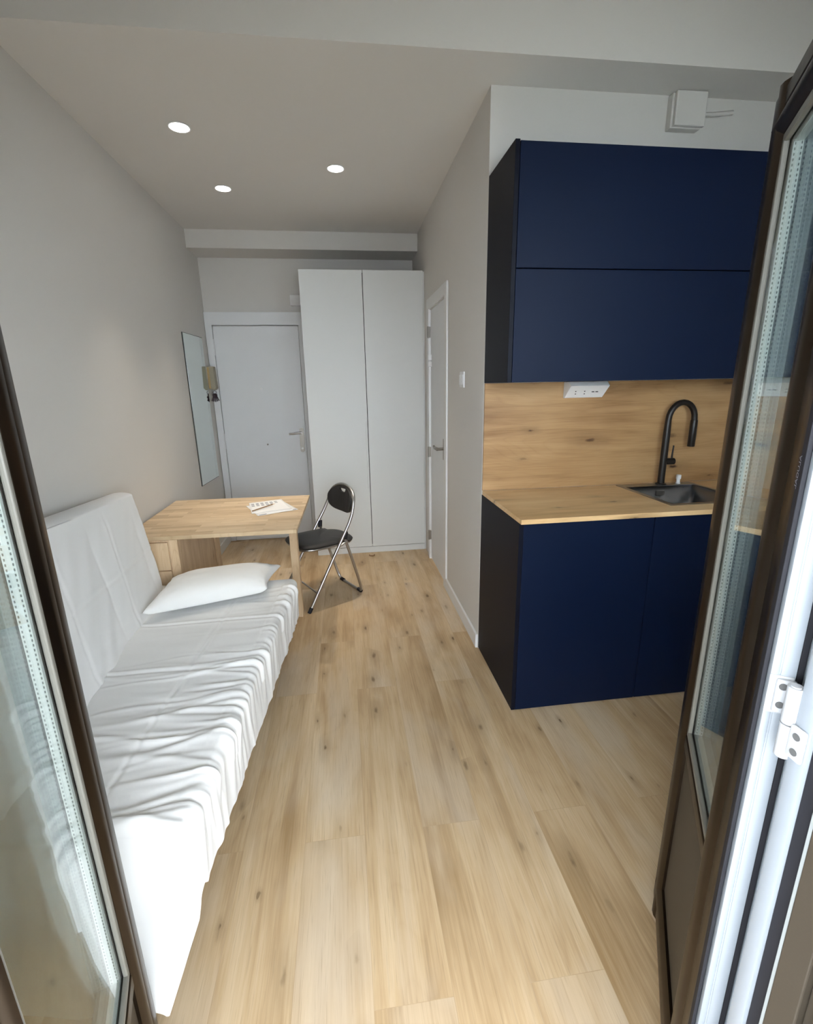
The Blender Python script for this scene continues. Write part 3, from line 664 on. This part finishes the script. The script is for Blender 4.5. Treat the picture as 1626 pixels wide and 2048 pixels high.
# ------------------------------------------------------------------ folding chair
fw = Vector((-.871, -.491, 0)); lt = Vector((.491, -.871, 0)); MC = Vector((-.006, 3.374, 0))
ch = lambda p: MC + fw * p.x + lt * p.y + Vector((0, 0, p.z))
d = thing('folding_chair', 'folding chair with chrome tubes and black padded seat pulled up to the table', 'chair', tuple(MC + fw * .22))
def side(s):
    return [(.443, .213 * s, .012), (.376, .2105 * s, .122), (.29, .207 * s, .262), (.213, .204 * s, .386), (.146, .200 * s, .492), (.105, .196 * s, .555), (.075, .190 * s, .610), (.055, .181 * s, .660)]
arc = [(.048 - .036 * math.sin(a), .176 * math.cos(a), .690 + .105 * math.sin(a)) for a in [math.pi * i / 14 for i in range(15)]]
path = side(1) + arc + side(-1)[::-1]
link('main_frame', MB(ch).tube(path, .0105, 12), 'chrome', d, True)
for s in (1, -1): link('foot_cap', MB(ch).tube([(.453, .2135 * s, 0), (.443, .213 * s, .013), (.430, .2125 * s, .034)], .0128, 12), 'rubber', d, True)
link('front_crossbar', MB(ch).tube([(.376, .208, .122), (.376, -.208, .122)], .006, 8), 'chrome', d, True)
rp = [(.135, .184, .462), (.09, .180, .32), (.045, .176, .17), (.016, .172, .068), (.006, .160, .030), (.001, .135, .012), (0, .10, .0115)]
rp = rp + [(x, -y, z) for x, y, z in rp[::-1]]
link('rear_leg_frame', MB(ch).tube(rp, .0100, 12), 'chrome', d, True)
for s in (1, -1):
    link('rear_foot_cap', MB(ch).tube([(.0005, .150 * s, .0145), (0, .105 * s, .0135)], .0134, 12), 'rubber', d, True)
    link('pivot_cap', MB(ch).tube([(.128, .192 * s, .505), (.133, .190 * s, .455)], .0155, 12), 'rubber', d, True)
    link('seat_link', MB(ch).tube([(.205, .196 * s, .400), (.12, .192 * s, .440)], .007, 8), 'chrome', d, True)
# seat: rounded D, padded
def seat_out(a):
    c, s = math.cos(a), math.sin(a); e = 0.55
    x = .235 + .222 * math.copysign(abs(c) ** e, c); y = .186 * math.copysign(abs(s) ** e, s)
    y *= 1.0 - .12 * max(0, -c); return x, y
b = MB(ch); N = 48; rings = []
for k, z in ((.0, .455), (.55, .4545), (.85, .452), (.96, .446), (1.0, .436), (.985, .427), (.9, .424), (0, .424)):
    rings.append([b._v((.235 + (seat_out(2 * math.pi * i / N)[0] - .235) * max(k, .02), seat_out(2 * math.pi * i / N)[1] * max(k, .02), z - .012 * (seat_out(2 * math.pi * i / N)[0] < 0.1) * k)) for i in range(N)])
for A, B in zip(rings, rings[1:]):
    for i in range(N): b.b.faces.new([A[i], A[(i + 1) % N], B[(i + 1) % N], B[i]])
b.b.faces.new(rings[0]); b.b.faces.new(rings[-1])
link('seat', b, 'seat_black', d, True)
b = MB(ch).tube([(.235 + (seat_out(2 * math.pi * i / 40)[0] - .235) * .93, seat_out(2 * math.pi * i / 40)[1] * .93, .417 - .006 * (i > 13 and i < 27)) for i in range(40)], .0085, 10, True)
link('seat_frame', b, 'chrome', d, True)
# backrest pad with hand hole (l, z) outline following the arc
out = []
for i in range(25):
    a = math.pi * i / 24; out.append((.166 * math.cos(a), .690 + .097 * math.sin(a)))
for i in range(1, 24):
    a = math.pi * (1 + i / 24); out.append((.166 * math.copysign(abs(math.cos(a)) ** .62, math.cos(a)), .690 - .088 * abs(math.sin(a)) ** .8))
hole = [(-.046, .768), (.046, .768), (.040, .752), (.026, .742), (0, .739), (-.026, .742), (-.040, .752)]
b = bmesh.new()
def loop(pts):
    vs = [b.verts.new((p[0], p[1], 0)) for p in pts]; return [b.edges.new((vs[i], vs[(i + 1) % len(vs)])) for i in range(len(vs))]
es = loop(out) + loop(hole)
bmesh.ops.triangle_fill(b, use_beauty=True, use_dissolve=False, edges=es)
fs = b.faces[:]; r_ = bmesh.ops.extrude_face_region(b, geom=fs)
for v in [g for g in r_['geom'] if isinstance(g, bmesh.types.BMVert)]: v.co.z = 1.0
for v in b.verts:
    l_, z_, k_ = v.co; arcb = .026 + .034 * (l_ / .17) ** 2 + (.69 - z_) * .10
    v.co = ch(Vector((arcb + (.010 if k_ > .5 else -.006), l_, z_)))
mb = MB(); mb.b.free(); mb.b = b
o = link('backrest', mb, 'seat_black', d); bv = o.modifiers.new('soft', 'BEVEL'); bv.width = .004; bv.segments = 2; bv.limit_method = 'ANGLE'

# small door stop on the floor in front of the wardrobe
o = link('door_stop', MB().lathe([(.018, 0), (.020, .004), (.018, .011), (.010, .013)], (.193, 4.018, 0), 18), 'pencil_dark', None, True) if 'pencil_dark' in M else link('door_stop', MB().tube([(.193 + .022 * math.cos(a), 4.018 + .02 * math.sin(a), .006) for a in [math.pi * (1 + i / 10) for i in range(11)]], .006, 8), 'pencil', None, True)
tag(origin(o), 'small brown half-round stop lying on the floor before the wardrobe', 'door stop')

# ------------------------------------------------------------------ sofa bed
d = thing('sofa_bed', 'white covered sofa bed with low backrest along the left wall', 'sofa', (-.72, 1.75, 0))
ey = Vector((.077, .997, 0)); ex = Vector((.997, -.077, 0)); OS = Vector((-.446, 1.0, .46))
LS, BS, RS = 1.475, .70, .032
rnd = random.Random(11)
ridges = []
for i in range(62):
    a = rnd.uniform(-.05, .78) if i < 50 else rnd.uniform(.8, 1.45)
    ridges.append((a, rnd.uniform(-.30, .06), rnd.uniform(.006, .016), rnd.uniform(.0015, .0055) * (1 if i < 50 else .3), rnd.uniform(.08, .46)))
folds = [(rnd.uniform(-.0, 1.42), rnd.uniform(-.18, .18), rnd.uniform(.008, .02), rnd.uniform(.003, .009)) for _ in range(64)]
def g(x): return math.exp(-x * x)
def seat_fn(u, v):
    # cloth coordinates: s along the length (negative hangs over the near end), t from front skirt (negative) to the back
    S1 = .37; T1 = .235
    s = -S1 + (LS + S1) * u; t = -T1 + (BS + T1) * v
    hem = .205 + .05 * (1 - u)
    oa = max(0.0, -s); ob = max(0.0, -t)
    def over(o):
        a = min(o / RS, math.pi / 2); return RS * math.sin(a), RS * (1 - math.cos(a)) + max(0, o - RS * math.pi / 2)
    ha, va = over(oa); hb, vb = over(ob)
    down = (va ** 4 + vb ** 4) ** .25
    aa = s if s > 0 else -ha; bb = t if t > 0 else -hb
    aa -= .47 * max(0, va - RS) * (1 + .06 * math.sin(t * 11 + 1))
    if oa > 0:
        bb += .035 * oa / S1 * (1 if ob > 0 else max(0, 1 - t / .2))
        if ob > 0: down = min(va + vb, .255 + .11 * oa / S1)
    if s > 0: aa -= .085 * max(t, 0) * s / LS
    p = OS + ey * aa - ex * bb + Vector((0, 0, -down))
    # relief
    topw = 1 if (oa == 0 and ob == 0) else 0
    n = Vector((0, 0, 1))
    if vb > 0 and oa == 0: n = (Vector((0, 0, 1)) * max(0, 1 - vb / RS) + ex * min(1, vb / RS)).normalized()
    elif va > 0: n = (Vector((0, 0, 1)) * max(0, 1 - va / RS) - ey * min(1, va / RS)).normalized()
    h = 0
    tt = max(t, -.02)
    for a0, tilt, w, amp, reach in ridges:
        c = a0 + tilt * max(tt, 0) + .012 * math.sin(tt * 14 + a0 * 30)
        fall = g(max(0, tt - .03) / reach) * (1 if t >= 0 else math.exp(t / .10))
        x = (s - c) / w
        if abs(x) < 3: h += amp * fall * (g(x) - .4 * g((x - 1.6) / 1.2))
    if t < .02 and s > -.05:
        for a0, tilt, w, amp in folds:
            x = (s - a0 - tilt * ob) / w
            if abs(x) < 3: h += amp * g(x) * min(1, max(0, ob + .01) / .05) * (1 - .6 * min(1, ob / T1)) * min(1, max(0, .05 + s) / .05)
    for a0 in (.285, .655, 1.04):      # cross seams
        x = (s - a0 + .02 * tt) / .006
        if t > -.1: h += -.0025 * g(x) + .0035 * g((x - 2.6) / 1.6) + .0015 * g((x + 2.6) / 1.6)
    x = (t - .225) / .006                  # long seam
    if s > 0: h += -.0022 * g(x) + .001 * g((x - 2.5) / 1.5) + .001 * g((x + 2.5) / 1.5)
    h += .006 * (mnoise.noise(Vector((s * 4, t * 5, 1.3)))) + .0022 * mnoise.noise(Vector((s * 14, t * 6, 5.1)))
    if va > .03: h += .016 * mnoise.noise(Vector((t * 7, oa * 2.0, 9.0))) * min(1, va / .15)
    p = p + n * h
    # puffed edges towards the back junction
    if t > .45 and oa == 0: p.z += .02 * ((t - .45) / .25) ** 2
    p.z = max(p.z, .012)
    return p
sc_ = link('seat_cover', MB().grid(seat_fn, 330, 170), 'cover', d, 'all', recalc=False)
sc_.data.flip_normals() if False else None
# far end face of the seat mattress and its core
A0 = OS + ey * (LS - .002); 
b = MB(); vs = []
def P3(a, b_, z): q = OS + ey * a - ex * b_; return (q.x, q.y, z)
core = MB(lambda p: OS + ey * p.x - ex * p.y + Vector((0, 0, p.z - .46)))
core.box(.02, LS - .06, -.018, BS, .245, .435, .02, 3); link('mattress', core, 'cover', d, True)
fr_ = MB(lambda p: OS + ey * p.x - ex * p.y + Vector((0, 0, p.z - .46))); fr_.box(.06, LS - .06, .06, BS - .02, .17, .243, .004); link('frame', fr_, 'rubber', d)
for a, b_ in ((.15, .12), (LS - .15, .12), (.15, BS - .08), (LS - .15, BS - .08)):
    q = OS + ey * a - ex * b_; link('leg', MB().lathe([(.022, 0), (.025, .17)], (q.x, q.y, 0), 14), 'rubber', d, True)
# backrest
BL0, BL1 = Vector((-.880, 1.02, .40)), Vector((-.975, 2.455, .40))
TL0, TL1 = Vector((-1.005, 1.06, 1.058)), Vector((-1.048, 2.452, .975))
def back_fn(u, v):
    """wraps: v 0..0.62 front face bottom to top, .62..1 over the top and down behind; u along the length"""
    TH = .11
    e = min(u, 1 - u); rnde = min(1, e / .02)
    if v <= .66: k = v / .66; p = BL0.lerp(BL1, u).lerp(TL0.lerp(TL1, u), k); off = 0
    else: k = 1; off = (v - .66) / .34; p = TL0.lerp(TL1, u)
    fnv = Vector((.985, .02, .17))
    if off > 0:
        a = min(1, off / .5) * math.pi
        p = p + Vector((-1, 0, .0)) * TH * .5 * (1 - math.cos(a)) + Vector((0, 0, 1)) * .018 * math.sin(a)
        if off > .5: p.z -= (off - .5) * 1.0
    else:
        L = 1.44; y = u * L; z = k * .68; h = 0
        for y0 in (.60, 1.045):       # upright seams
            x = (y - y0 - .04 * (k - .5)) / .007; h += -.0022 * g(x) + .001 * g((x - 2.5) / 1.5) + .001 * g((x + 2.5) / 1.5)
        for z0 in (.345,):
            x = (z - z0) / .007; h += -.0018 * g(x) + .001 * g((x - 2.5) / 1.5)
        h += .012 * math.sin(min(1, k * 1.02) * math.pi) * (abs(math.sin(y / .445 * math.pi)) ** .6)
        h += .010 * mnoise.noise(Vector((y * 3, z * 3.5, 2))) + .004 * mnoise.noise(Vector((y * 14 - z * 8, z * 5, 7)))
        if k < .25:                      # bunched cloth in the crease
            h += .03 * (1 - k / .25) ** 2 + .014 * mnoise.noise(Vector((y * 10, z * 16, 3))) * (1 - k / .25)
        h *= min(1, (1 - k) / .12)
        p.z += .010 * mnoise.noise(Vector((y * 2.2, 0, 4)))
        p = p + fnv * h
    p = p + Vector((-.04 * (1 - rnde), 0, -.012 * (1 - rnde)))
    return p
link('back_cover', MB().grid(back_fn, 200, 150), 'cover', d, 'all', recalc=False)
b = MB(); 
b.prism([(-1.06, .43), (-.915, .43), (-1.035, 1.05), (-1.14, 1.05)], 'y', 1.035, 2.445)
def bk(p):
    u = (p.y - 1.035) / 1.41; k = (p.z - .43) / .62; dx = (-.915 - .88) if False else 0
    q = BL0.lerp(BL1, u).lerp(TL0.lerp(TL1, u), max(0, min(1, k))); return Vector((q.x - .015 - (.09 if p.x < -1.036 and p.z < .6 or p.x < -1.1 else 0), p.y, .43 + k * (q.z - .43 - .01)))
b2 = MB(bk); b2.prism([(-1.06, .43), (-.915, .43), (-1.035, 1.05), (-1.14, 1.05)], 'y', 1.03, 2.450, .01); b.b.free()
link('back_cushion', b2, 'cover', d, True)

# ------------------------------------------------------------------ pillow
pc = Vector((-.655, 2.285, .470)); pr = math.radians(17)
d = thing('pillow', 'plump white pillow lying on the far end of the sofa bed', 'pillow', tuple(pc), pr)
PN0, PN1, PF0, PF1 = Vector((-.935, 2.055, 0)), Vector((-.415, 2.235, 0)), Vector((-.935, 2.455, 0)), Vector((-.385, 2.545, 0))
def pil(sgn):
    def fn(u, v):
        x, y = u * 2 - 1, v * 2 - 1
        hx, hy = .262, .185
        e = (1 - abs(x) ** 2.6) * (1 - abs(y) ** 2.4)
        th = max(0.0, e) ** .42
        pin = 1 - .10 * (1 - abs(y) ** 2) * abs(x) ** 4; pin2 = 1 - .10 * (1 - abs(x) ** 2) * abs(y) ** 4
        a, b_ = (x * pin + 1) / 2, (y * pin2 + 1) / 2
        q = PN0.lerp(PN1, a).lerp(PF0.lerp(PF1, a), b_)
        wr = .004 * mnoise.noise(Vector((x * 3, y * 3, 1))) + .0045 * mnoise.noise(Vector((x * 9, y * 5, 4))) * (abs(x) ** 2)
        z = .035 + (.088 * th if sgn > 0 else -.032 * th) + wr * (1 if sgn > 0 else .2) * min(1, th * 2)
        z += .010 * max(0, abs(x) - .9) / .1
        return Vector((q.x, q.y, pc.z + z))
    return fn
b = MB().grid(pil(1), 70, 60); b.grid(pil(-1), 70, 60); bmesh.ops.remove_doubles(b.b, verts=b.b.verts[:], dist=.0004)
link('pillowcase', b, 'pillow', d, 'all')
